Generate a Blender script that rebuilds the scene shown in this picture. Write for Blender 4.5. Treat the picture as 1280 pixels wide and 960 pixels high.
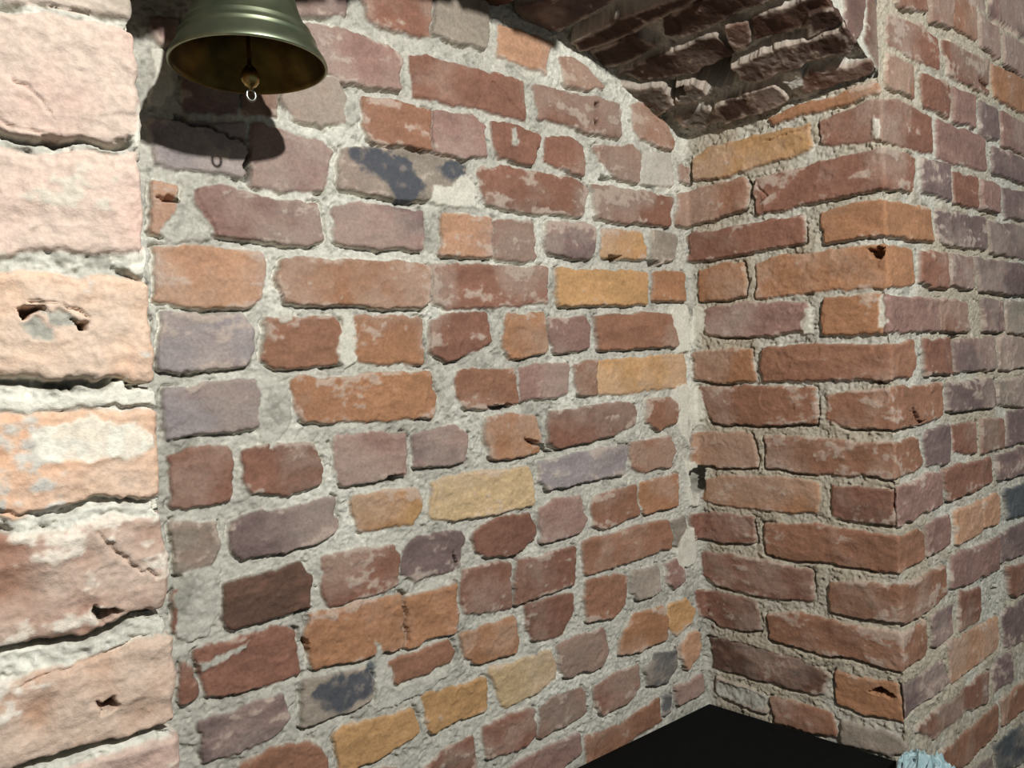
import bpy, bmesh, math
import numpy as np
from mathutils import Vector, Matrix

for o in list(bpy.data.objects): bpy.data.objects.remove(o)
SC = bpy.context.scene
COL = SC.collection
EYE = 1.41                      # eye height above the floor; wall tables are measured from the eye level

# ------------------------------------------------------------------ camera
cam_d = bpy.data.cameras.new('camera'); cam = bpy.data.objects.new('camera', cam_d); COL.objects.link(cam)
cam_d.sensor_width = 36.0; cam_d.lens = 27.0; cam_d.clip_start = 0.02
Fv = Vector((0.61517715, 0.78819572, -0.01745241)); Rv = Vector((0.78689276, -0.61522238, -0.04797082))
Uv = Rv.cross(Fv)
cam.matrix_world = Matrix(((Rv.x, Uv.x, -Fv.x, 0.0), (Rv.y, Uv.y, -Fv.y, -0.948), (Rv.z, Uv.z, -Fv.z, EYE), (0, 0, 0, 1)))
SC.camera = cam
SC.view_settings.view_transform = 'Standard'; SC.view_settings.look = 'None'
SC.view_settings.gamma = 1.0; SC.view_settings.use_curve_mapping = False
SC.view_settings.exposure = 0.0

# ------------------------------------------------------------------ light
w = bpy.data.worlds.new('room_ambient'); SC.world = w; w.use_nodes = True
w.node_tree.nodes['Background'].inputs[0].default_value = (0.80, 0.95, 1.0, 1)
w.node_tree.nodes['Background'].inputs[1].default_value = 0.16
def lamp(name, loc, power, color, radius):
    d = bpy.data.lights.new(name, 'POINT'); d.energy = power; d.color = color; d.shadow_soft_size = radius
    o = bpy.data.objects.new(name, d); o.location = loc; COL.objects.link(o); return o
lamp('room_lamp', (0.32, -1.60, EYE + 0.81), 132.0, (1.0, 0.99, 0.94), 0.02)

MAIN_BRICKS = """
r 517,540 629,571 621,492 556,489 515,492
g 632,562 732,571 725,499 668,496 627,496
p 412,517 491,534 488,493 411,475
p 237,427 271,437 269,402 251,400 238,403
O 752,544 862,544 844,483 795,489 746,491
R 878,522 918,522 981,488 936,477 886,474
k 408,466 470,473 553,466 571,451 568,406 514,402 472,403 446,408 429,434
r 585,461 614,465 794,463 798,403 689,400 617,402 588,404
r 815,462 871,462 1013,466 1019,407 940,403 867,409 819,410
R 1046,469 1070,477 1134,447 1161,414 1153,400 1061,411 1048,426
g 390,380 426,390 472,403 484,383 477,348 446,334 407,339 392,360
R 505,386 538,389 617,388 613,328 560,324 517,324 505,347
k 619,387 695,389 714,374 714,331 669,322 616,327
r 727,388 765,392 827,384 811,331 738,331 728,354
r 836,381 893,389 923,373 922,324 862,331 832,340
r 947,383 1050,396 1062,385 1056,329 1004,332 970,352
m 1068,389 1148,394 1151,334 1062,327
r 1170,377 1195,370 1194,343 1173,349
q 233,312 287,317 343,324 339,254 302,256 265,254 231,258
p 271,393 339,402 335,335 267,327
r 344,397 386,384 386,338 341,334
k 349,325 390,321 444,313 456,302 444,248 391,244 345,247
g 467,309 540,319 641,321 675,314 667,283 595,252 562,249 505,250 464,252
r 698,313 737,322 898,320 930,306 916,257 823,254 757,253 707,261
r 936,313 1055,315 1147,314 1139,259 1009,253 946,256
O 229,242 261,238 254,184 228,177
k 279,235 306,243 360,234 434,231 440,184 415,174 347,178 300,182 292,203 279,221
p 451,229 493,239 594,238 596,181 526,179 454,181
O 628,234 721,242 719,176 622,173
r 725,238 802,240 804,176 752,172 722,174
p 829,239 921,246 945,238 930,187 889,180 826,194
y 959,241 1061,243 1071,197 1026,189 956,191
g 1085,245 1138,246 1156,239 1142,193 1100,184 1079,195
O 227,161 279,168 356,163 358,133 348,103 334,92 284,93 226,98
o 376,158 430,160 525,161 603,158 600,108 586,95 521,96 450,100 381,99 373,129
r 607,159 631,162 826,166 826,108 748,104 627,97 604,104
y 847,165 1062,170 1061,111 960,105 848,106
o 1084,171 1175,172 1171,117 1080,114
q 230,85 274,87 322,83 339,68 339,43 326,21 280,17 226,19
R 353,80 393,84 449,83 456,68 449,20 400,16 363,18 350,28
o 478,84 521,88 582,82 581,16 517,17 483,22 473,41
r 596,79 627,91 700,94 705,79 707,48 682,37 644,22 623,19 593,33
o 734,88 818,91 822,47 817,27 742,20 728,36 736,67
k 828,82 911,86 919,73 913,31 834,24 827,47
R 932,87 1040,93 1132,92 1147,35 1135,29 1036,30 935,29
q 228,-2 279,3 345,6 351,-12 342,-52 334,-57 276,-58 227,-59
o 381,-4 391,6 421,1 492,6 594,2 603,-38 597,-63 537,-63 396,-56 389,-35
R 638,-4 650,5 750,6 754,-53 714,-58 654,-54 634,-28
k 760,6 864,10 864,-40 821,-47 757,-51
R 874,6 927,10 927,-49 882,-45
y 930,10 1165,18 1165,-43 1052,-48 929,-49
r 230,-80 257,-75 299,-73 304,-88 298,-141 262,-142 228,-142
r 319,-79 343,-74 411,-84 418,-121 416,-139 370,-144 327,-138 313,-118
k 440,-75 487,-76 547,-79 546,-142 495,-144 447,-144 437,-123
p 557,-83 603,-79 638,-78 653,-95 649,-134 614,-136 557,-131
o 687,-70 737,-68 789,-72 797,-101 790,-133 733,-137 694,-132 684,-104
r 813,-71 910,-66 1009,-65 1024,-85 1017,-106 945,-125 833,-131 814,-116
R 1055,-65 1113,-63 1139,-83 1130,-112 1080,-126 1050,-109
g 229,-155 280,-164 283,-201 269,-220 229,-219
p 298,-167 328,-162 413,-160 435,-155 436,-198 410,-214 356,-215 306,-214 295,-202
y 458,-158 507,-157 564,-162 571,-191 557,-212 504,-211 465,-211 457,-185
Y 586,-153 613,-150 764,-152 777,-189 774,-215 696,-222 609,-217 583,-210
q 788,-148 906,-141 994,-141 986,-192 865,-194 805,-200 788,-178
R 1000,-140 1068,-137 1108,-137 1122,-167 1113,-193 1032,-197 1005,-184
r 230,-237 240,-255 236,-287 228,-280
d 283,-245 314,-239 387,-233 396,-253 395,-293 351,-297 301,-298 289,-300 283,-279
r 411,-233 466,-230 525,-237 529,-258 524,-296 486,-299 416,-300 412,-278
p 532,-245 554,-231 636,-233 641,-243 630,-287 577,-290 550,-293 531,-281
r 656,-240 696,-226 768,-229 775,-247 773,-272 740,-288 677,-286 660,-271
k 786,-223 828,-212 873,-216 889,-258 878,-277 790,-282 783,-255
R 904,-227 959,-213 1016,-215 1016,-271 935,-282 903,-274
o 1024,-212 1131,-209 1126,-269 1037,-275 1024,-251
r 250,-314 291,-310 351,-308 371,-320 375,-378 326,-381 257,-375 255,-349
o 387,-306 462,-302 532,-309 529,-382 494,-384 392,-376 389,-346
o 535,-310 620,-309 617,-382 572,-382 531,-383
r 633,-292 723,-295 725,-368 657,-367 633,-356 627,-318
r 733,-297 862,-297 858,-361 784,-365 728,-368
R 874,-294 934,-293 1015,-289 1098,-291 1099,-344 1011,-350 877,-354
r 231,-319 247,-335 250,-368 230,-373
p 246,-398 286,-397 351,-392 357,-429 338,-445 293,-448 248,-447
g 378,-384 422,-391 469,-391 482,-414 472,-439 442,-446 408,-443 375,-447 374,-414
R 502,-397 519,-391 605,-393 614,-411 608,-421 569,-430 516,-431 501,-414
o 624,-389 656,-385 726,-381 732,-410 727,-440 683,-441 653,-443 629,-426
r 747,-372 818,-372 854,-376 848,-406 823,-439 763,-438 748,-414
R 877,-361 949,-363 979,-375 972,-420 944,-438 878,-433 874,-398
g 989,-367 1063,-372 1062,-419 1006,-421 987,-405
k 1083,-371 1132,-358 1135,-411 1105,-423 1083,-408
g 1107,-293 1144,-291 1149,-346 1110,-346
R 292,-462 332,-457 390,-469 403,-491 406,-551 289,-516
y 418,-470 441,-462 540,-471 547,-507 511,-518 473,-527 422,-527
y 554,-458 594,-461 667,-465 666,-516 620,-513 564,-519 558,-494
Y 669,-450 713,-456 796,-455 808,-482 803,-506 758,-517 701,-525 687,-498
r 812,-450 867,-448 920,-450 927,-493 910,-517 827,-513 814,-496
o 958,-480 995,-444 1069,-444 1081,-467 1078,-511 1000,-513 954,-508
y 1087,-446 1137,-450 1164,-474 1148,-501 1105,-512 1080,-489
r 652,-538 709,-536 754,-537 757,-583 721,-594 659,-590 653,-561
r 767,-541 808,-532 867,-538 868,-580 805,-592 765,-592
r 889,-545 938,-536 999,-534 998,-577 974,-596 905,-602 891,-580
b 1015,-546 1042,-528 1104,-536 1102,-570 1071,-591 1021,-585
O 1116,-528 1157,-516 1173,-528 1165,-564 1128,-582 1112,-557
r 548,-562 589,-545 638,-543 640,-611 552,-601
k 657,-620 769,-607 848,-607 851,-642 801,-657 658,-654
R 860,-624 952,-627 1054,-611 1055,-653 862,-679
b 1060,-612 1076,-612 1078,-645 1060,-650
k 1092,-605 1175,-601 1177,-639 1101,-645
R 425,-542 485,-542 628,-618 612,-642 423,-579
o 1356,418 1415,429 1545,432 1553,416 1469,414 1359,408
y 1201,384 1228,400 1325,398 1430,392 1432,351 1353,342 1258,338 1204,345
r 1443,391 1494,401 1554,402 1608,411 1733,405 1737,341 1644,336 1554,336 1505,343 1447,352
R 1162,318 1193,325 1258,329 1306,328 1315,308 1303,271 1238,263 1162,260
r 1324,320 1410,325 1504,325 1561,325 1658,326 1647,268 1551,261 1476,262 1407,257 1326,258
r 1189,246 1254,241 1348,244 1411,240 1412,192 1316,193 1217,191 1186,194
o 1441,242 1488,246 1560,243 1719,245 1720,186 1632,187 1550,189 1486,190 1443,188
o 1203,171 1234,182 1299,176 1299,115 1247,113 1200,113
o 1321,170 1345,178 1485,175 1542,173 1639,169 1643,112 1533,104 1469,108 1401,107 1320,110
k 1199,95 1247,105 1342,99 1411,90 1412,46 1339,40 1244,43 1214,51
o 1439,98 1482,96 1536,93 1535,32 1492,32 1437,33
k 1537,93 1721,89 1720,34 1536,32
r 1731,91 1842,84 1845,30 1729,33
o 1184,19 1243,22 1307,16 1311,-42 1240,-41 1185,-35
R 1326,18 1397,22 1529,14 1626,19 1634,-28 1613,-43 1527,-45 1395,-40 1323,-41
R 1197,-51 1223,-47 1335,-49 1419,-55 1422,-116 1332,-121 1219,-119 1207,-89
R 1438,-68 1476,-60 1557,-56 1731,-57 1732,-115 1664,-124 1551,-125 1473,-122 1440,-109
o 1175,-137 1236,-134 1300,-136 1305,-198 1232,-202 1174,-196
R 1322,-139 1390,-139 1472,-145 1545,-148 1627,-142 1643,-192 1546,-204 1496,-201 1388,-201 1324,-197
o 1200,-227 1232,-215 1387,-212 1418,-219 1419,-268 1325,-277 1229,-274 1195,-266
r 1439,-218 1543,-221 1540,-279 1467,-279 1438,-273
k 1545,-219 1657,-207 1711,-211 1713,-266 1622,-273 1543,-281
r 1162,-294 1228,-289 1293,-292 1296,-338 1225,-350 1164,-340
R 1313,-300 1384,-292 1467,-293 1540,-295 1620,-293 1643,-303 1639,-347 1540,-356 1464,-357 1381,-359 1314,-358
r 1186,-368 1224,-366 1321,-367 1402,-374 1404,-425 1318,-435 1221,-432 1188,-414
R 1429,-387 1463,-382 1539,-375 1704,-369 1712,-420 1637,-437 1543,-436 1487,-441 1431,-438
r 1167,-438 1221,-443 1286,-443 1296,-464 1296,-501 1217,-509 1171,-488
R 1314,-465 1377,-448 1460,-455 1542,-452 1636,-450 1640,-505 1540,-514 1458,-514 1374,-515 1315,-511
d 1192,-538 1250,-528 1374,-534 1422,-550 1414,-587 1371,-592 1280,-591 1193,-592
o 1432,-541 1533,-536 1543,-595 1480,-603 1434,-593
p 1541,-536 1690,-532 1711,-580 1595,-586 1546,-587
g 1204,-606 1302,-617 1304,-651 1203,-641
R 1313,-617 1370,-613 1427,-616 1432,-659 1315,-665
g 1440,-622 1518,-623 1558,-633 1516,-659 1441,-663
r 1610,599 1712,627 1724,582 1621,567
r 1734,632 1825,657 1825,578 1738,572
R 1835,652 1939,644 1941,583 1832,581
k 1949,633 2053,635 2051,570 1951,573
k 2064,623 2211,627 2204,559 2063,566
g 1924,684 1984,692 1980,647 1910,643
p 2001,704 2221,730 2213,644 2003,643
r 1585,549 1692,556 1770,547 1766,493 1686,488 1583,498
r 1783,550 1983,554 1985,488 1801,489
o 1998,550 2204,555 2197,482 2000,485
R 1577,484 1673,480 1669,425 1596,425 1572,431
r 1694,476 1803,474 1801,414 1695,419
k 1812,471 1905,471 1907,412 1810,411
p 1935,473 2026,466 2028,407 1936,404
k 2038,467 2195,462 2189,397 2044,401
k 1752,404 1950,403 1960,341 1797,331 1749,338
p 1995,391 2188,389 2183,335 1990,340
p 1681,328 1790,330 1791,266 1682,269
r 1806,319 1914,323 1912,260 1807,265
k 1924,321 2012,316 2006,259 1923,261
p 2023,312 2181,319 2175,260 2038,255
p 1738,247 1947,248 1946,187 1784,186 1736,191
p 1959,244 2174,245 2167,178 1960,183
r 1662,170 1766,171 1768,111 1699,109 1657,116
k 1779,171 1874,168 1873,109 1778,112
p 1889,169 2166,167 2160,103 1898,106
p 1911,95 2010,90 2013,29 1916,30
g 2031,91 2159,90 2152,23 2025,28
r 1661,18 1763,21 1764,-43 1671,-43
p 1779,17 1965,22 1970,-43 1781,-40
g 1988,22 2152,17 2145,-46 1986,-44
p 1753,-60 1938,-56 1952,-116 1752,-111
g 1969,-63 2144,-63 2138,-126 1972,-110
p 1654,-136 1756,-131 1750,-198 1658,-195
r 1766,-132 1865,-133 1863,-195 1768,-182
r 1880,-134 1993,-139 1991,-197 1881,-197
p 2010,-128 2138,-126 2131,-195 2004,-195
r 1721,-205 1924,-209 1931,-258 1738,-269
p 1955,-209 2130,-203 2125,-260 1958,-256
k 1649,-291 1743,-289 1744,-342 1651,-348
O 1759,-287 1870,-282 1875,-342 1760,-349
O 1888,-284 1964,-280 1962,-342 1890,-340
b 1984,-278 2123,-276 2117,-342 1998,-339
k 1736,-361 1948,-363 1943,-426 1850,-423 1737,-422
p 1960,-361 2115,-358 2109,-423 1963,-419
p 1654,-448 1738,-447 1740,-503 1658,-505
r 1763,-431 1859,-444 1860,-504 1763,-502
r 1981,-431 2107,-439 2101,-504 1996,-489
O 1710,-510 1934,-514 1932,-578 1723,-586
p 1954,-511 2100,-512 2091,-600 1959,-582
r 1593,-621 1637,-615 1888,-606 1875,-666 1761,-645 1648,-657
p 1896,-603 1986,-592 1993,-654 1902,-656
R 1661,-689 1791,-686 1919,-679 1918,-733 1785,-747 1672,-730
R 1934,-679 2085,-669 2079,-725 1937,-731
b 1901,-753 2076,-752 2068,-840 1907,-810
p 1819,-766 1884,-770 1886,-828 1781,-796
"""
MAIN_MARKS = """
B 482,310 534,315 571,301 592,275 584,251 555,250 531,270 495,280
B 635,318 673,315 672,293 638,282 618,299
W 617,272 638,282 675,302 694,292 694,250 636,242 609,253
B 394,-394 445,-398 475,-397 477,-424 443,-437 409,-430 386,-407
W 234,393 265,390 263,360 247,329 230,322
W 460,84 474,79 473,22 454,16 452,57
W 372,88 388,86 389,82 372,80
W 1134,113 1180,111 1174,19 1146,20 1139,50 1128,88
W 1180,111 1204,102 1215,63 1193,42 1175,27
W 1130,-40 1170,-39 1162,-164 1136,-131 1143,-94 1113,-66
W 1170,-42 1196,-58 1203,-104 1178,-127 1163,-149
W 1155,-186 1183,-197 1187,-275 1154,-277
W 1533,378 1540,370 1544,341 1529,340
W 1103,-352 1142,-314 1174,-334 1166,-379 1129,-395
W 1404,85 1420,86 1426,34 1405,35
W 1532,91 1540,88 1540,46 1530,42
M 765,384 774,383 776,358 765,357
M 236,-219 282,-216 279,-278 265,-303 234,-296 231,-257
M 235,180 258,228 287,183 298,177 247,167
M 342,8 378,-1 386,-45 353,-83 338,-66
M 605,9 633,-2 633,-45 612,-62
M 483,-359 503,-403 516,-433 596,-441 567,-456 477,-457 482,-425
M 254,-329 312,-317 311,-323 256,-338
M 499,351 474,337 484,381 501,387
H 574,323 599,326 599,320 579,317
H 959,335 994,331 992,323 958,325
H 975,195 1001,192 995,182 973,185
H 1073,194 1098,187 1094,181 1072,182
H 372,-295 396,-295 396,-301 374,-300
H 688,-53 738,-53 741,-61 706,-61
H 620,-263 625,-283 620,-289
H 386,-330 391,-348 388,-356 383,-340
H 1492,-558 1509,-550 1530,-559 1522,-563 1505,-559
H 1518,167 1538,170 1548,163 1532,147 1520,152
H 1159,-209 1195,-200 1196,-235 1178,-273 1166,-244
H 1934,509 1990,505 1989,497 1937,502
H 1959,579 2028,574 2035,563 1966,570
H 2059,562 2160,563 2151,555 2066,554
H 1767,27 1810,23 1795,15 1769,18
H 1614,-96 1658,-121 1646,-125 1619,-107
H 1917,-456 1939,-461 1934,-480 1915,-473
H 951,452 963,456 964,449 953,446
H 951,425 961,426 961,419 951,418
H 518,-142 539,-142 532,-149 520,-148
H 759,-108 780,-113 833,-133 816,-137
H 731,-291 743,-286 747,-292 736,-297
H 233,222 248,225 260,222 258,219 241,219
H 260,322 260,313 342,301 346,287 342,252 338,251 340,296
L 291,-300 395,-301
L 378,-396 356,-419
L 533,-310 533,-383
L 731,451 798,403
L 1065,475 1163,414
L 1184,379 1204,337
L 1202,376 1194,347
L 703,384 719,356
L 1324,384 1430,388
L 1442,389 1445,355
L 1330,312 1347,287 1332,276
L 1197,-475 1167,-534 1188,-586
L 1594,-92 1649,-119
L 278,232 292,203 300,182
M 1212,-614 1302,-614 1310,-618 1301,-644 1261,-644 1203,-641
"""
VAULT_BRICKS = """
g 505,-16 514,-86 545,-98 554,-52 533,-14
d 512,-95 509,-144 514,-212 547,-219 560,-198 553,-93
r 517,-261 526,-302 544,-365 564,-349 557,-300 553,-242 529,-248
d 360,-4 373,-97 379,-190 432,-190 434,-103 400,-25
d 448,-171 442,-229 462,-356 493,-359 504,-338 497,-292 492,-184 478,-171
d 308,-140 306,-181 324,-246 353,-336 378,-315 360,-255 369,-200 362,-137 339,-120
d 386,-249 391,-313 397,-370 423,-373 438,-358 436,-312 422,-228
r 375,-210 389,-242 426,-220 425,-191
d 297,3 304,-88 354,-99 356,-43 338,14
d 247,-3 251,-85 280,-216 301,-242 298,-157 296,-78 277,2
p 125,-1 160,-74 191,-143 221,-162 221,-80 219,-10 190,17
g 369,14 408,-18 424,-57 475,-46 483,4 434,23
g 435,-76 444,-109 481,-107 487,-76 469,-51
r 28,33 68,-36 99,-72 112,-18 90,37
d 416,-324 423,-356 434,-369 457,-362 453,-302
"""
VAULT_MARKS = """
H 434,-103 442,-172 454,-171 490,-171 489,-126 479,-110
H 441,-58 442,-87 461,-77 460,-51
M 499,-237 505,-263 536,-250 537,-230 518,-223
"""
PIER_BRICKS = """
g 39,243 125,268 122,234 97,225 64,224 38,220
K 38,210 72,217 101,218 122,218 123,184 114,168 110,149 89,149 68,149 34,146
K 34,135 68,137 114,143 121,130 123,96 121,85 81,82 31,78
N 31,67 64,67 102,66 123,59 125,27 121,6 99,6 69,9 28,13
N 27,-10 77,-10 102,-12 125,-15 125,-38 123,-63 113,-66 74,-65 24,-65
R 24,-75 57,-78 94,-77 114,-79 125,-98 124,-123 119,-133 96,-137 70,-140 20,-137
o 19,-158 53,-157 86,-155 104,-154 123,-154 125,-173 124,-208 101,-208 75,-205 51,-207 17,-202
K 17,-215 74,-218 109,-218 122,-219 124,-251 73,-249 15,-239
"""
PIER_MARKS = """
W 114,168 120,177 124,160 124,141 112,144 110,149
W 102,78 123,80 120,65 108,63 102,68
M 51,39 59,42 67,35 66,28 55,29
M 63,45 76,47 76,37 69,36
H 52,47 63,49 64,46 54,43
H 74,42 78,41 78,35 76,35
H 68,5 75,3 74,0 69,0
H 68,148 73,148 72,142 68,143
H 76,-181 82,-181 84,-187 78,-187
W 27,2 125,2 126,-14 77,-9 27,-9
W 52,-17 111,-17 121,-38 96,-42 59,-36
W 113,-66 123,-64 123,-78 115,-79
H 115,-68 120,-67 121,-74 116,-73
H 77,-128 89,-136 85,-137 75,-132
L 64,223 95,223
L 44,152 63,152 85,148 113,149
L 98,70 115,64
L 89,-8 125,-12
L 24,-63 117,-68
L 70,-142 111,-136
L 54,176 70,162
L 58,51 74,53 81,45
L 77,-82 89,-96 108,-115
L 23,-163 108,-152
L 115,-208 118,-214
"""
RING_BRICKS = """
k 439,-407 480,-450 500,-388 490,-358 465,-357
r 489,-460 522,-499 583,-374 554,-372 518,-382
"""

# ------------------------------------------------------------------ noise
def _hash(ix, iy, seed):
    n = (ix.astype(np.int64) * 374761393 + iy.astype(np.int64) * 668265263 + seed * 1274126177) & 0xffffffff
    n = ((n ^ (n >> 13)) * 1274126177) & 0xffffffff
    n = ((n ^ (n >> 16)) * 2246822519) & 0xffffffff
    return (((n ^ (n >> 15)) & 0xffffff) / float(0xffffff)).astype(np.float32)
def vnoise(x, y, seed):
    ix = np.floor(x); iy = np.floor(y); fx = (x - ix).astype(np.float32); fy = (y - iy).astype(np.float32)
    fx = fx * fx * fx * (fx * (fx * 6 - 15) + 10); fy = fy * fy * fy * (fy * (fy * 6 - 15) + 10)
    a = _hash(ix, iy, seed); b = _hash(ix + 1, iy, seed); c = _hash(ix, iy + 1, seed); d = _hash(ix + 1, iy + 1, seed)
    return (a + (b - a) * fx) * (1 - fy) + (c + (d - c) * fx) * fy
def fbm(x, y, size, seed, octv=3):              # -1..1, size in metres
    s = np.zeros(x.shape, np.float32); amp = 1.0; tot = 0.0; f = 1.0 / size
    for k in range(octv):
        ca, sa = math.cos(k * 1.1 + .4), math.sin(k * 1.1 + .4)
        s += amp * (vnoise((x * ca - y * sa) * f, (x * sa + y * ca) * f, seed + k * 17) * 2 - 1); tot += amp
        amp *= 0.5; f *= 2.1
    return s / tot * 1.6
def smooth(a, b, x):
    t = np.clip((x - a) / (b - a), 0, 1); return t * t * (3 - 2 * t)
def poly_sdf(px, py, P):                        # signed distance, negative inside
    d = np.full(px.shape, 1e9, np.float32); s = np.ones(px.shape, np.float32)
    n = len(P); j = n - 1
    for i in range(n):
        ex, ey = P[j][0] - P[i][0], P[j][1] - P[i][1]; wx, wy = px - P[i][0], py - P[i][1]
        t = np.clip((wx * ex + wy * ey) / (ex * ex + ey * ey + 1e-12), 0, 1)
        d = np.minimum(d, (wx - ex * t) ** 2 + (wy - ey * t) ** 2)
        c1 = py >= P[i][1]; c2 = py < P[j][1]; c3 = ex * wy > ey * wx
        s = np.where((c1 & c2 & c3) | (~c1 & ~c2 & ~c3), -s, s); j = i
    return s * np.sqrt(d)
def line_d(px, py, P):
    d = np.full(px.shape, 1e9, np.float32)
    for i in range(len(P) - 1):
        ex, ey = P[i + 1][0] - P[i][0], P[i + 1][1] - P[i][1]; wx, wy = px - P[i][0], py - P[i][1]
        t = np.clip((wx * ex + wy * ey) / (ex * ex + ey * ey + 1e-12), 0, 1)
        d = np.minimum(d, (wx - ex * t) ** 2 + (wy - ey * t) ** 2)
    return np.sqrt(d)
def lin(c):
    c = np.array(c, np.float32) / 255.0
    return np.where(c <= 0.04045, c / 12.92, ((c + 0.055) / 1.055) ** 2.4)

TONE = {'r': (142, 92, 72), 'R': (152, 101, 74), 'o': (172, 115, 76), 'O': (192, 138, 102), 'y': (192, 140, 84), 'Y': (198, 164, 116), 'K': (196, 158, 142), 'N': (214, 168, 132),  # K, N: pier tones with its stronger light painted in
        'k': (150, 110, 98), 'p': (122, 98, 94), 'q': (150, 138, 138), 'd': (100, 70, 56), 'g': (146, 132, 116), 'b': (84, 88, 92), 'm': (172, 170, 160)}
def _mute(c, f=.76):
    l = .30 * c[0] + .55 * c[1] + .15 * c[2]
    return tuple(min(255, (l + (v - l) * f) * 1.03) for v in c)
TONE = {k: lin(_mute(v)) for k, v in TONE.items()}
SECOND = {'r': 'd', 'R': 'r', 'o': 'R', 'O': 'k', 'y': 'o', 'Y': 'y', 'k': 'p', 'p': 'k', 'q': 'p', 'd': 'r', 'g': 'k', 'b': 'g', 'm': 'm', 'K': 'k', 'N': 'O'}

def parse(txt):
    out = []
    for l in txt.strip().splitlines():
        c, *r = l.split(); out.append((c, [tuple(float(v) / 1000 for v in q.split(',')) for q in r]))
    return out
def fill_courses(bricks, s0, s1, z0, z1, seed, vertical=False):
    """plain running courses wherever no brick of the table lies (outside the view mostly)"""
    rng = np.random.RandomState(seed); boxes = []
    for c, P in bricks:
        a = np.array(P); boxes.append((a[:, 0].min(), a[:, 0].max(), a[:, 1].min(), a[:, 1].max()))
    B = np.array(boxes) if boxes else np.zeros((0, 4)); out = []
    z = z0; row = 0
    while z < z1:
        h = 0.064; s = s0 - rng.rand() * .2
        while s < s1:
            L = 0.245 if (row % 2 == 0) else 0.118
            b = (s, s + L, z, z + h)
            if vertical: bb = (b[2], b[3], b[0], b[1])
            else: bb = b
            if not len(B) or not ((B[:, 0] < bb[1] + .004) & (B[:, 1] > bb[0] - .004) & (B[:, 2] < bb[3] + .003) & (B[:, 3] > bb[2] - .003)).any():
                j = lambda: (rng.rand() - .5) * .006
                P = [(bb[0] + j(), bb[3] + j()), (bb[1] + j(), bb[3] + j()), (bb[1] + j(), bb[2] + j()), (bb[0] + j(), bb[2] + j())]
                out.append((rng.choice(list('rrRRokpdkrO')), P))
            s += L + .012
        z += .077; row += 1
    return out

# ------------------------------------------------------------------ brick material
def brick_material(name, bump=0.45):
    m = bpy.data.materials.new(name); m.use_nodes = True; nt = m.node_tree; N = nt.nodes; L = nt.links
    b = N['Principled BSDF']; b.inputs['Roughness'].default_value = 0.85
    b.inputs['Specular IOR Level'].default_value = 0.25
    at = N.new('ShaderNodeAttribute'); at.attribute_name = 'own_colour'
    tc = N.new('ShaderNodeTexCoord')
    n1 = N.new('ShaderNodeTexNoise'); n1.inputs['Scale'].default_value = 260; n1.inputs['Detail'].default_value = 4; n1.inputs['Roughness'].default_value = .65
    n2 = N.new('ShaderNodeTexNoise'); n2.inputs['Scale'].default_value = 45; n2.inputs['Detail'].default_value = 5
    L.new(tc.outputs['Object'], n1.inputs['Vector']); L.new(tc.outputs['Object'], n2.inputs['Vector'])
    r1 = N.new('ShaderNodeMapRange'); r1.inputs[1].default_value = .25; r1.inputs[2].default_value = .75; r1.inputs[3].default_value = .80; r1.inputs[4].default_value = 1.20
    L.new(n1.outputs[0], r1.inputs[0])
    mx = N.new('ShaderNodeMix'); mx.data_type = 'RGBA'; mx.blend_type = 'MULTIPLY'; mx.inputs[0].default_value = 1.0
    L.new(at.outputs['Color'], mx.inputs[6]); L.new(r1.outputs[0], mx.inputs[7]); L.new(mx.outputs[2], b.inputs['Base Color'])
    ad = N.new('ShaderNodeMath'); ad.operation = 'MULTIPLY_ADD'; ad.inputs[1].default_value = 1.0
    L.new(n2.outputs[0], ad.inputs[0]); L.new(n1.outputs[0], ad.inputs[2])
    bp = N.new('ShaderNodeBump'); bp.inputs['Strength'].default_value = bump; bp.inputs['Distance'].default_value = 0.002
    L.new(ad.outputs[0], bp.inputs['Height']); L.new(bp.outputs[0], b.inputs['Normal'])
    return m
BRICK = brick_material('aged_brick_and_lime_mortar')

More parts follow.
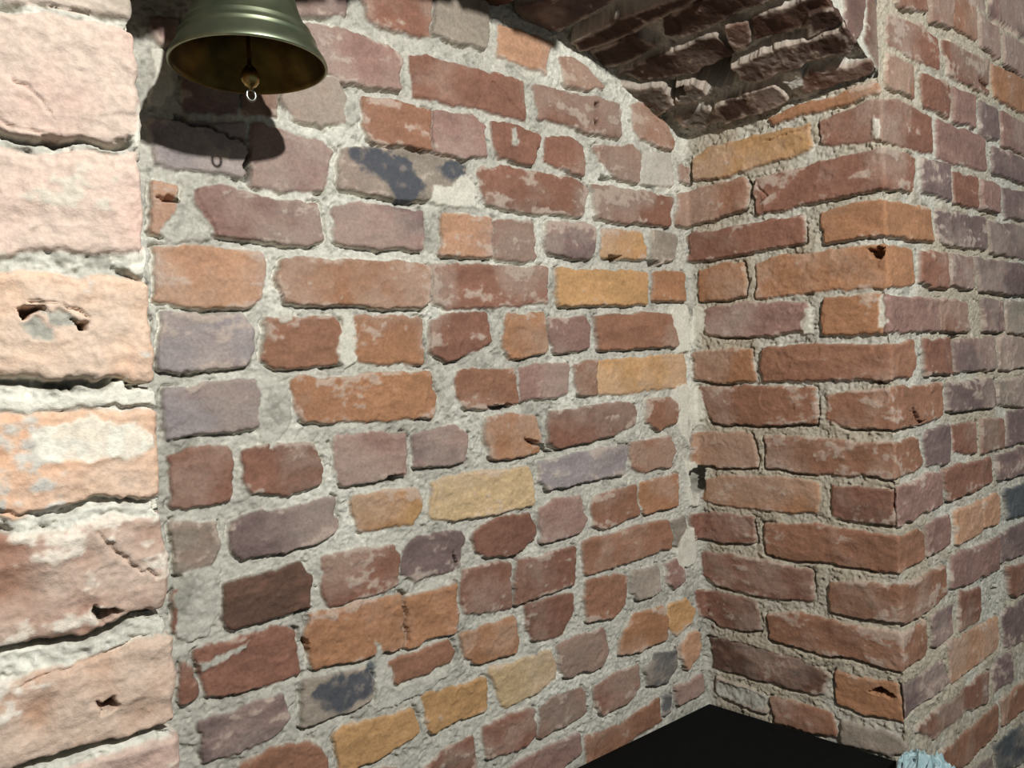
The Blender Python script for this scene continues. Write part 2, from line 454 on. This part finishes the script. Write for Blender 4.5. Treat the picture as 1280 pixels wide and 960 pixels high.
# ------------------------------------------------------------------ brick sheets: a relief over a path
def relief(S, Z, bricks, marks, seed, depth=.0050, offs=.0028, lime_and_light=1.0, along_z=False, crack=1.0, edge_lime=0.0, dscale=1.0, shade=1.0, rough=1.0, brown_from=None):
    n, m = len(Z), len(S)
    s, z = np.meshgrid(S.astype(np.float32), Z.astype(np.float32))
    wx = s + .0030 * fbm(s, z, .022, seed + 1, 2) + .0011 * fbm(s, z, .006, seed + 3, 2)
    wz = z + .0026 * fbm(s, z, .026, seed + 2, 2) + .0010 * fbm(s, z, .006, seed + 4, 2)
    big = fbm(s, z, .16, seed + 5, 2); mid = fbm(s, z, .035, seed + 6, 4); fine = fbm(s, z, .009, seed + 7, 3)
    gr = fbm(s, z, .0045, seed + 8, 2); stre = fbm(s * .6, z * 1.6, .03, seed + 9, 4)
    H = -depth + .0024 * mid + .0020 * np.abs(fine) * np.sign(mid) + .0010 * gr + .0016 * big
    mort = lin((190, 187, 176)); mort2 = lin((156, 153, 143)); mort3 = lin((210, 208, 197))
    t1 = smooth(-.2, .9, mid * .6 + gr * .5)[..., None]; t2 = smooth(.1, .9, big + .3 * fine)[..., None]
    C = mort + (mort2 - mort) * t1; C = C + (mort3 - C) * t2 * .8
    C = C * (1 + .13 * gr + .05 * fine)[..., None]
    if brown_from is not None:                          # a darker, browner mortar tone on this stretch of the wall
        sd = (smooth(brown_from - .01, brown_from + .03, s) * smooth(-1.1, .4, big + mid * .5))[..., None]; C = C + (lin((168, 156, 136)) * (1 + .1 * gr[..., None]) - C) * sd * .8
    pit = smooth(.55, .95, fbm(s, z, .007, seed + 21, 2) * .8 + mid * .35); H -= .0035 * pit * min(1.0, dscale + .2); C = C * (1 - .25 * pit[..., None])
    grit = smooth(.5, .9, fbm(s, z, .0065, seed + 23, 2)); C = C * (1 + .14 * grit[..., None])
    rng = np.random.RandomState(seed)
    for c, P in bricks:
        P = np.array(P); cen = P.mean(0); lo = P.min(0); hi = P.max(0); wd = hi - lo
        i0, i1 = np.searchsorted(S, [lo[0] - .012, hi[0] + .012]); j0, j1 = np.searchsorted(Z, [lo[1] - .012, hi[1] + .012])
        r = [rng.rand() for _ in range(10)]
        if i1 - i0 < 2 or j1 - j0 < 2: continue
        sl = (slice(j0, j1), slice(i0, i1))
        rad = .0045
        Q = cen + (P - cen) * np.maximum((wd - 2 * rad) / wd, .3)
        d = poly_sdf(wx[sl], wz[sl], Q) - rad - .0009
        pz = z[sl]; ps = s[sl]
        # narrow dark gap where the mortar has shrunk away, mostly under the brick
        under = smooth(.35, .5, -(pz - cen[1]) / wd[1]) if not along_z else smooth(.35, .5, np.abs(ps - cen[0]) / wd[0])
        side = smooth(.42, .5, np.abs(ps - cen[0]) / wd[0]) * .5
        gap = np.maximum(under, side) * smooth(.15, .7, mid[sl] * .5 + big[sl] * .6 + (r[0] - .12) * 1.5) * crack
        g = gap * smooth(.0034, .0010, np.abs(d - .0014))
        H[sl] -= g * .017
        a = smooth(.0012, -.0018, d)
        tilt = (ps - cen[0]) / wd[0] * (r[1] - .5) * .005 + (pz - cen[1]) / wd[1] * (r[2] - .5) * .004
        hb = (r[3] - .5) * 2 * offs + tilt + .0015 * rough * mid[sl] + .0009 * rough * stre[sl] + .0004 * fine[sl] - .0030 * smooth(-.0045, .001, d) ** 1.5
        chip = smooth(.45, .8, mid[sl] * .8 - .3 * big[sl] + (r[4] - .6)) * .0022; hb = hb - chip
        H[sl] = H[sl] * (1 - a) + hb * a
        base = TONE[c] * shade; sec = TONE[SECOND[c]] * shade
        k = 1 + (r[5] - .5) * .16
        mixv = smooth(-.35, 1.0, big[sl] * .8 + stre[sl] * .6 + (r[6] - .7))[..., None]
        col = (base + (sec - base) * mixv * .75) * k * (1 + .16 * stre[sl] + .05 * fine[sl] + .07 * gr[sl])[..., None]
        lm = smooth(.42, .85, stre[sl] * .7 + fine[sl] * .35 + big[sl] * .25 + (r[7] - .55) * .5 + .34 * smooth(-.012, 0, d)) * .62 * lime_and_light
        lm = np.maximum(lm, edge_lime * (1.0 if not along_z else smooth(-.352, -.340, pz)) * smooth(-.012, -.001, d) * smooth(-.5, .4, mid[sl] + (r[8] - .4)))
        film = smooth(-.3, .9, big[sl] + .5 * mid[sl] + (r[9] - .5)) * .32 * lime_and_light
        col = col + (lin((196, 180, 166)) - col) * np.maximum(lm, film)[..., None]
        C[sl] = C[sl] * (1 - a[..., None]) + col * a[..., None]
    for c, P in marks:
        P = np.array(P); lo = P.min(0) - .015; hi = P.max(0) + .015
        i0, i1 = np.searchsorted(S, [lo[0], hi[0]]); j0, j1 = np.searchsorted(Z, [lo[1], hi[1]])
        if i1 - i0 < 2 or j1 - j0 < 2: continue
        sl = (slice(j0, j1), slice(i0, i1)); X = wx[sl]; Y = wz[sl]
        if c == 'L':
            d = line_d(X, Y, P); a = smooth(.0016, .0004, d - .0008 * fine[sl]) * smooth(-.4, .2, mid[sl] + .3 * fine[sl] + .1); H[sl] -= a * .005 * dscale; continue
        d = poly_sdf(X + .002 * fine[sl], Y + .002 * fine[sl], P)
        a = smooth(.0015, -.0015, d); A = a[..., None]
        if c == 'H': H[sl] = H[sl] * (1 - a) + (-.034 * dscale) * a; C[sl] = C[sl] * (1 - A) + C[sl] * .7 * A  # hole: colour darkened as well, shade painted into the recess
        elif c == 'W':
            a = smooth(.002, -.002, d + .0045 * mid[sl] + .002 * fine[sl]); A = a[..., None] * (.75 + .25 * smooth(-.2, .5, fine[sl]))[..., None]; H[sl] = H[sl] * (1 - a) + (.0004 + .0012 * mid[sl]) * a; C[sl] = C[sl] * (1 - A) + lin((216, 212, 198)) * A
        elif c == 'M':
            H[sl] = H[sl] * (1 - a) + (-.0015 + .003 * mid[sl] + .0015 * fine[sl]) * a
            mc = mort + (mort2 - mort) * smooth(-.3, .8, mid[sl] + .4 * gr[sl])[..., None]; C[sl] = C[sl] * (1 - A) + mc * A
        elif c == 'B':
            a = smooth(.005, -.004, d + .007 * mid[sl] + .003 * fine[sl]); A = a[..., None] * (.85 - .25 * smooth(0, .8, fine[sl]))[..., None]
            C[sl] = C[sl] * (1 - A) + lin((64, 72, 84)) * A
    return H, np.clip(C, .004, .9), s, z

def make_mesh(name, X, C, keep=None, mat=BRICK):
    """X (n,m,3) points, C (n,m,3) colours"""
    n, m = X.shape[:2]
    idx = np.arange(n * m, dtype=np.int32).reshape(n, m)
    q = np.stack([idx[:-1, :-1], idx[:-1, 1:], idx[1:, 1:], idx[1:, :-1]], -1)
    if keep is not None: q = q[keep[:-1, :-1] & keep[1:, 1:] & keep[:-1, 1:] & keep[1:, :-1]]
    q = q.reshape(-1, 4); used = np.zeros(n * m, bool); used[q.ravel()] = True
    remap = np.cumsum(used) - 1; q = remap[q].astype(np.int32)
    V = X.reshape(-1, 3)[used].astype(np.float32); K = C.reshape(-1, 3)[used]
    me = bpy.data.meshes.new(name); me.vertices.add(len(V)); me.vertices.foreach_set('co', V.ravel())
    me.loops.add(q.size); me.loops.foreach_set('vertex_index', q.ravel())
    me.polygons.add(len(q)); me.polygons.foreach_set('loop_start', np.arange(0, q.size, 4, dtype=np.int32))
    me.polygons.foreach_set('loop_total', np.full(len(q), 4, np.int32))
    me.update(calc_edges=True)
    ca = me.color_attributes.new('own_colour', 'FLOAT_COLOR', 'POINT')
    ca.data.foreach_set('color', np.concatenate([K, np.ones((len(K), 1), np.float32)], 1).astype(np.float32).ravel())
    me.polygons.foreach_set('use_smooth', np.ones(len(q), bool))
    me.materials.append(mat)
    o = bpy.data.objects.new(name, me); COL.objects.link(o); return o
def struct(o, label=None):
    o['kind'] = 'structure'
    if label: o['label'] = label
    return o
def steps(*seg):                                # (start, end, step) runs joined to one axis
    a = [np.arange(x0, x1 - st * .3, st) for x0, x1, st in seg]
    return np.concatenate(a + [[seg[-1][1]]]).astype(np.float64)

def path_xy(S, corners, r):
    """corners: list of (s, x, y) way points of the wall's plan; returns points and outward normals (left of travel = room)"""
    c = corners
    def sharp(s):
        for i in range(len(c) - 1):
            if s <= c[i + 1][0] or i == len(c) - 2:
                t = (s - c[i][0]) / (c[i + 1][0] - c[i][0]); return np.array([c[i][1] + (c[i + 1][1] - c[i][1]) * t, c[i][2] + (c[i + 1][2] - c[i][2]) * t])
    P = np.zeros((len(S), 2)); T = np.zeros((len(S), 2))
    for k, s in enumerate(S):
        P[k] = sharp(s); a = sharp(s - 1e-4); b = sharp(s + 1e-4); T[k] = (b - a) / np.linalg.norm(b - a)
        for i in range(1, len(c) - 1):
            if abs(s - c[i][0]) < r:
                p0 = sharp(c[i][0] - r); p1 = np.array(c[i][1:]); p2 = sharp(c[i][0] + r); t = (s - c[i][0] + r) / (2 * r)
                P[k] = (1 - t) ** 2 * p0 + 2 * t * (1 - t) * p1 + t * t * p2
                d = 2 * (1 - t) * (p1 - p0) + 2 * t * (p2 - p1); T[k] = d / np.linalg.norm(d)
    return P, np.stack([T[:, 1], -T[:, 0]], 1)

U1, UO, D1 = 1.187, 1.230, 0.357                 # niche's inner corner, outer corner and depth (the side splays a little)
RL = math.hypot(UO - U1, D1)
# main run: niche back wall -> right reveal -> face of the right wall
S = steps((0.0, 0.19, .004), (.19, 2.175, .0017), (2.175, 2.75, .006))
Z = steps((-EYE, -.84, .008), (-.84, -.62, .003), (-.62, .60, .0017), (.60, 1.0, .008))
bk = parse(MAIN_BRICKS); bk += fill_courses(bk, 0.0, 2.75, -EYE + .01, 1.0, 5)
H, C, s_, z_ = relief(S, Z, bk, parse(MAIN_MARKS), 11, brown_from=U1)
P, Nn = path_xy(S, [(0, 0, 0), (U1, U1, 0), (U1 + RL, UO, -D1), (U1 + RL + 1.5, UO + 1.5, -D1)], .007)
X = np.zeros(H.shape + (3,)); X[..., 0] = P[None, :, 0] + H * Nn[None, :, 0]; X[..., 1] = P[None, :, 1] + H * Nn[None, :, 1]; X[..., 2] = z_ + EYE
ia = np.searchsorted(S, U1); ib = np.searchsorted(S, U1 + RL)
zt = np.searchsorted(Z, .62)
struct(make_mesh('wall_back', X[:zt, :ia + 1], C[:zt, :ia + 1]), 'rough brick back wall of the arched niche')
zr = np.searchsorted(Z, .44)
struct(make_mesh('wall_niche_side', X[:zr, ia:ib + 1], C[:zr, ia:ib + 1]), 'right side brick wall of the arched niche')
struct(make_mesh('wall_right', X[:, ib:], C[:, ib:]), 'brick wall running on to the right of the niche')

# left pier, nearer than the rest: front face -> its hidden side
S = steps((-.9, -.06, .008), (-.06, .15, .0010), (.15, .558, .006))
Z = steps((-EYE, -.28, .008), (-.28, .27, .0010), (.27, 1.0, .008))
bk = parse(PIER_BRICKS)
bk = [(c, [((.150 if p[0] > .112 else p[0]), p[1]) for p in P]) for c, P in bk]      # the bricks turn the corner
bk += fill_courses(bk + [('r', [(-.3, -.262), (.3, .24)])], -.9, .53, -EYE + .01, 1.0, 8)
H, C, s_, z_ = relief(S, Z, bk, parse(PIER_MARKS), 37, depth=.0035, offs=.0012, lime_and_light=2.2, dscale=.6, rough=1.8)  # extra pale film paints the pier's brighter lighting into its colour
P, Nn = path_xy(S, [(-1, -1, -.44), (.118, .118, -.44), (.60, .118, .042)], .006)
X = np.zeros(H.shape + (3,)); X[..., 0] = P[None, :, 0] + H * Nn[None, :, 0]; X[..., 1] = P[None, :, 1] + H * Nn[None, :, 1]; X[..., 2] = z_ + EYE
struct(make_mesh('wall_left', X, C), 'brick pier to the left of the niche')

# vault over the niche: soffit, then the voussoir ends on the front face
VR, VU, VZ = .95, .65, .58 - .95
S = steps((-.600, -.15, .004), (-.15, .600, .0016))
Wd = steps((-.62, -.46, .006), (-.46, .012, .0016))
bk = parse(VAULT_BRICKS)
bk += parse(RING_BRICKS)
def strips(bricks, seed):
    rng = np.random.RandomState(seed); out = []; B = []
    for c, P in bricks:
        a = np.array(P); B.append((a[:, 0].min(), a[:, 0].max(), a[:, 1].min(), a[:, 1].max()))
    B = np.array(B); t = -.57; k = 0
    while t < .57:
        y = -.60 + rng.rand() * .0; first = True
        y0 = -.63
        L = [.245, .245, .245] if k % 2 else [.365, .245]
        for q in L:
            b = (t, t + .062, y0, y0 + q)
            if not ((B[:, 0] < b[1] - .004) & (B[:, 1] > b[0] + .004) & (B[:, 2] < b[3] - .004) & (B[:, 3] > b[2] + .004)).any():
                j = lambda: (rng.rand() - .5) * .010
                out.append((rng.choice(list('dddrdg')), [(b[0] + j(), b[3] + j()), (b[1] + j(), b[3] + j()), (b[1] + j(), b[2] + j()), (b[0] + j(), b[2] + j())]))
            y0 += q + .012
        t += .075; k += 1
    return out
bk += strips(bk, 3)
H, C, s_, w_ = relief(S, Wd, bk, parse(VAULT_MARKS), 71, depth=.018, offs=.008, along_z=True, crack=.4, edge_lime=.75, shade=.52, dscale=4.0)  # brick tones darkened: the vault's shade is put into the colour
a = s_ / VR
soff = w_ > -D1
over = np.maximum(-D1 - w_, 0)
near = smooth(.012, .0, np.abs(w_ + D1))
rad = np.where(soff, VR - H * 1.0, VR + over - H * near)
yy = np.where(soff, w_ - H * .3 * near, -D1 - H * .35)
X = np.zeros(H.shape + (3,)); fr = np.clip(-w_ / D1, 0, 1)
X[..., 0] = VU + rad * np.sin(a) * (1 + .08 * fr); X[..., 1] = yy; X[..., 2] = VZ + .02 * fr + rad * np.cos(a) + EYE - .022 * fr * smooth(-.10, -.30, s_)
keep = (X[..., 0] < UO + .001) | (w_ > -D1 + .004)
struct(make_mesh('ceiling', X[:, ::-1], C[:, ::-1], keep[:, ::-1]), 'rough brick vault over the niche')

# wall above the arch, out of view, closes the niche off
S = steps((.10, UO, .01)); Z = steps((.30, 1.0, .01))
bk = fill_courses([], .1, 1.2, .3, 1.0, 6)
H, C, s_, z_ = relief(S, Z, bk, [], 91)
X = np.zeros(H.shape + (3,)); X[..., 0] = s_; X[..., 1] = -D1 - H - .001; X[..., 2] = z_ + EYE
keep = np.hypot(s_ - VU, z_ - VZ) > VR + .235
struct(make_mesh('wall_front', X, C, keep), 'brick wall above the arch of the niche')

# ------------------------------------------------------------------ plain materials
def plain(name, rgb, rough=.5, metal=0.0, spec=.5, noise=None, bump=0.0, bscale=60):
    m = bpy.data.materials.new(name); m.use_nodes = True; nt = m.node_tree; b = nt.nodes['Principled BSDF']
    b.inputs['Base Color'].default_value = (*[float(v) for v in lin(rgb)], 1); b.inputs['Roughness'].default_value = rough
    b.inputs['Metallic'].default_value = metal; b.inputs['Specular IOR Level'].default_value = spec
    tc = nt.nodes.new('ShaderNodeTexCoord'); n = nt.nodes.new('ShaderNodeTexNoise'); n.inputs['Scale'].default_value = bscale; n.inputs['Detail'].default_value = 5
    nt.links.new(tc.outputs['Object'], n.inputs['Vector'])
    if noise is not None:
        mx = nt.nodes.new('ShaderNodeMix'); mx.data_type = 'RGBA'
        mx.inputs[6].default_value = (*[float(v) for v in lin(rgb)], 1); mx.inputs[7].default_value = (*[float(v) for v in lin(noise)], 1)
        rr = nt.nodes.new('ShaderNodeMapRange'); rr.inputs[1].default_value = .35; rr.inputs[2].default_value = .7
        nt.links.new(n.outputs[0], rr.inputs[0]); nt.links.new(rr.outputs[0], mx.inputs[0]); nt.links.new(mx.outputs[2], b.inputs['Base Color'])
    if bump:
        bp = nt.nodes.new('ShaderNodeBump'); bp.inputs['Strength'].default_value = bump; bp.inputs['Distance'].default_value = .001
        nt.links.new(n.outputs[0], bp.inputs['Height']); nt.links.new(bp.outputs[0], b.inputs['Normal'])
    return m
BRONZE = plain('aged_bronze', (164, 170, 142), .38, .92, .5, (136, 148, 122), .12, 40)
INNER = plain('tarnished_bronze_inside', (112, 94, 48), .4, .9, .5, (80, 68, 38), .2, 60)
LIP = plain('rubbed_bronze_lip', (140, 124, 74), .35, .9)
BRASS = plain('worn_brass', (170, 150, 96), .3, 1.0)
STEEL = plain('dull_steel', (150, 150, 145), .3, 1.0)
BLACK = plain('black_table_paint', (9, 12, 12), .8, 0, .12, (13, 16, 16), .05, 90)
FLOORM = plain('grey_floor', (96, 92, 86), .8, 0, .3, (80, 76, 70), .2, 20)
PLASTIC = plain('pale_blue_plastic', (150, 178, 184), .45, 0, .5, (172, 196, 200), .2, 80)

def empty(name, loc, label, cat, group=None):
    o = bpy.data.objects.new(name, None); COL.objects.link(o); o.location = loc; o.empty_display_size = .05
    o['label'] = label; o['category'] = cat
    if group: o['group'] = group
    return o
def put(name, bm, mat, parent=None, smooth_=True, label=None):
    bmesh.ops.recalc_face_normals(bm, faces=bm.faces)
    me = bpy.data.meshes.new(name); bm.to_mesh(me); bm.free()
    for p in me.polygons: p.use_smooth = smooth_
    me.materials.append(mat); o = bpy.data.objects.new(name, me); COL.objects.link(o)
    if parent: o.parent = parent
    if label: o['label'] = label
    return o
def lathe(prof, n=96):
    bm = bmesh.new(); rings = []
    for r, z in prof:
        if r < 1e-6: rings.append([bm.verts.new((0, 0, z))])
        else: rings.append([bm.verts.new((r * math.cos(2 * math.pi * k / n), r * math.sin(2 * math.pi * k / n), z)) for k in range(n)])
    for a, b in zip(rings, rings[1:]):
        for k in range(n):
            q = (k + 1) % n
            if len(a) == 1 and len(b) == 1: continue
            if len(a) == 1: bm.faces.new((a[0], b[k], b[q]))
            elif len(b) == 1: bm.faces.new((a[k], b[0], a[q]))
            else: bm.faces.new((a[k], b[k], b[q], a[q]))
    return bm
def tube(pts, r, n=12, closed=False):
    bm = bmesh.new(); rings = []; m = len(pts); pts = [Vector(p) for p in pts]
    prev = None
    for i, p in enumerate(pts):
        t = (pts[(i + 1) % m] - pts[i - 1]) if closed else (pts[min(i + 1, m - 1)] - pts[max(i - 1, 0)])
        t.normalize()
        if prev is None: a = t.orthogonal().normalized()
        else: a = (prev - t * prev.dot(t)).normalized()
        prev = a; b = t.cross(a)
        rings.append([bm.verts.new(p + (a * math.cos(2 * math.pi * k / n) + b * math.sin(2 * math.pi * k / n)) * r) for k in range(n)])
    for i in range(m if closed else m - 1):
        A, B = rings[i], rings[(i + 1) % m]
        for k in range(n): bm.faces.new((A[k], A[(k + 1) % n], B[(k + 1) % n], B[k]))
    if not closed: bm.faces.new(rings[0]); bm.faces.new(rings[-1][::-1])
    return bm

# ------------------------------------------------------------------ bell hanging from the vault
bell = empty('hanging_bell', (0.304, -0.125, EYE + .341), 'green bronze bell with a flared mouth hanging in the brick niche', 'bell')
R_ = .0822
outer = [(1.0, .0), (1.0, .002), (.988, .0055), (.955, .010), (.915, .0155), (.885, .020), (.876, .0215), (.880, .0240), (.872, .0265), (.850, .0275), (.838, .0285),
         (.822, .0315), (.822, .0345), (.812, .0368), (.788, .0378), (.745, .0425), (.705, .050), (.668, .0585), (.638, .068), (.612, .079), (.592, .091), (.578, .104),
         (.566, .116), (.572, .1175), (.572, .120), (.556, .1215), (.53, .128), (.47, .135), (.36, .1405), (.2, .143), (0, .144)]
inner = [(0, .136), (.30, .133), (.44, .126), (.50, .114), (.53, .098), (.56, .079), (.61, .062), (.69, .044), (.78, .029), (.87, .017), (.925, .009), (.945, .004), (.958, .0004), (.975, -.0006)]
prof = [(r * R_, z) for r, z in outer[::-1]] + [(r * R_, z) for r, z in inner[::-1]]
b_ = put('bell_body', lathe(prof, 128), BRONZE, bell)
b_.data.materials.append(INNER); b_.data.materials.append(LIP)
for p in b_.data.polygons:                        # the unpolished inside and the rubbed lip
    k = p.index // 128
    if k >= len(outer) + 9: p.material_index = 2
    elif k >= len(outer): p.material_index = 1
def torus_pts(c, r, ax, n=28, sy=1.0):
    out = []
    for k in range(n):
        t = 2 * math.pi * k / n
        if ax == 'y': out.append((c[0] + r * math.cos(t), c[1], c[2] + sy * r * math.sin(t)))
        else: out.append((c[0], c[1] + r * math.cos(t), c[2] + sy * r * math.sin(t)))
    return out
put('crown_loop', tube(torus_pts((0, 0, .152), .010, 'y'), .0032, 12, True), BRONZE, bell)
hk = [(0, -.010 * math.cos(t), .164 - .010 * math.sin(t)) for t in np.linspace(-.2, math.pi, 14)]
hk = [(0, .010, .160 + 0.0)] + [(0, .010 * math.cos(t), .158 - .008 * math.sin(t) + .004) for t in np.linspace(.2, math.pi, 12)] + [(0, -.006, .170), (0, 0, .178), (0, 0, .215)]
put('hook', tube(hk, .0026, 10), STEEL, bell, label='steel hook set in the vault')
cl = put('clapper', lathe([(0, .128), (.0022, .128), (.0022, .010), (.0026, .002), (.006, -.001), (.0088, -.006), (.0098, -.0115), (.0088, -.017), (.006, -.0205), (.0028, -.022), (.0024, -.025), (0, -.0255)], 32), BRASS, bell)
cr = put('clapper_ring', tube(torus_pts((0, 0, -.0300), .0048, 'y', sy=1.25), .0015, 10, True), STEEL, cl, label='small bright steel ring')

# ------------------------------------------------------------------ black table pushed into the niche
TZ = .75
table = empty('black_table', (.66, -.30, 0), 'matt black table pushed into the brick niche', 'table')
def prism(poly, z0, z1, bev=.002):
    bm = bmesh.new(); lo = [bm.verts.new((x - .66, y + .30, z0)) for x, y in poly]; hi = [bm.verts.new((x - .66, y + .30, z1)) for x, y in poly]
    n = len(poly); bm.faces.new(lo[::-1]); bm.faces.new(hi)
    for k in range(n): bm.faces.new((lo[k], lo[(k + 1) % n], hi[(k + 1) % n], hi[k]))
    bmesh.ops.bevel(bm, geom=bm.edges[:], offset=bev, segments=2, affect='EDGES', profile=.5)
    return bm
put('tabletop', prism([(.150, -.004), (1.182, -.004), (1.223, -.352), (1.223, -.62), (.150, -.62)], TZ - .028, TZ), BLACK, table, False)
put('apron', prism([(.190, -.05), (1.15, -.05), (1.15, -.58), (.190, -.58)], TZ - .10, TZ - .0275), BLACK, table, False)
for lx_, ly_ in ((.185, -.045), (1.115, -.045), (.185, -.585 + .045), (1.115, -.585 + .045)):
    put('leg', prism([(lx_, ly_), (lx_ + .045, ly_), (lx_ + .045, ly_ - .045), (lx_, ly_ - .045)], 0, TZ - .0985), BLACK, table, False)

# ------------------------------------------------------------------ crumpled pale blue plastic on the table's corner
def crumple():
    nx, ny = 110, 110
    u, v = np.meshgrid(np.linspace(0, 1, nx), np.linspace(0, 1, ny))
    x = 1.156 + .104 * u; y = -.366 - .075 * v
    r1 = 1 - np.abs(fbm(u * .1, v * .1, .030, 301, 3)); r2 = 1 - np.abs(fbm(u * .1 + 3, v * .1, .012, 305, 2))
    m = np.clip(1 - ((u - .40) / .45) ** 2, 0, 1) * np.clip(1 - ((v - .40) / .62) ** 2, 0, 1)
    z = TZ + .0035 + m * (.019 + .038 * np.clip(r1 - .35, 0, 1) + .010 * r2) + .002 * r2
    drop = np.clip(x - 1.221, 0, 1)
    z = z - drop * 1.0 * (1 - .2 * r1)
    x = x + .004 * fbm(u * .1, v * .1, .02, 311, 2); y = y - .004 * np.abs(fbm(u * .1, v * .1, .02, 313, 2))
    y = np.minimum(y, np.where(x > 1.18, -.364, y))
    bm = bmesh.new(); V = [[bm.verts.new((x[j, i] - 1.20, y[j, i] + .40, z[j, i] - TZ)) for i in range(nx)] for j in range(ny)]
    for j in range(ny - 1):
        for i in range(nx - 1): bm.faces.new((V[j][i], V[j][i + 1], V[j + 1][i + 1], V[j + 1][i]))
    return bm
bag = put('plastic_wrapping', crumple(), PLASTIC, None, True)
bag.location = (1.20, -.40, TZ)
md = bag.modifiers.new('thickness', 'SOLIDIFY'); md.thickness = .0012; md.offset = 1
bag['label'] = 'crumpled pale blue plastic wrapping on the black table at the brick corner'; bag['category'] = 'plastic wrap'

# ------------------------------------------------------------------ floor
bm = bmesh.new()
for p in ((-2.0, -3.5), (3.2, -3.5), (3.2, .05), (-2.0, .05)): bm.verts.new((p[0], p[1], 0))
bm.verts.ensure_lookup_table(); bm.faces.new(bm.verts)
struct(put('floor', bm, FLOORM, None, False), 'plain grey floor')
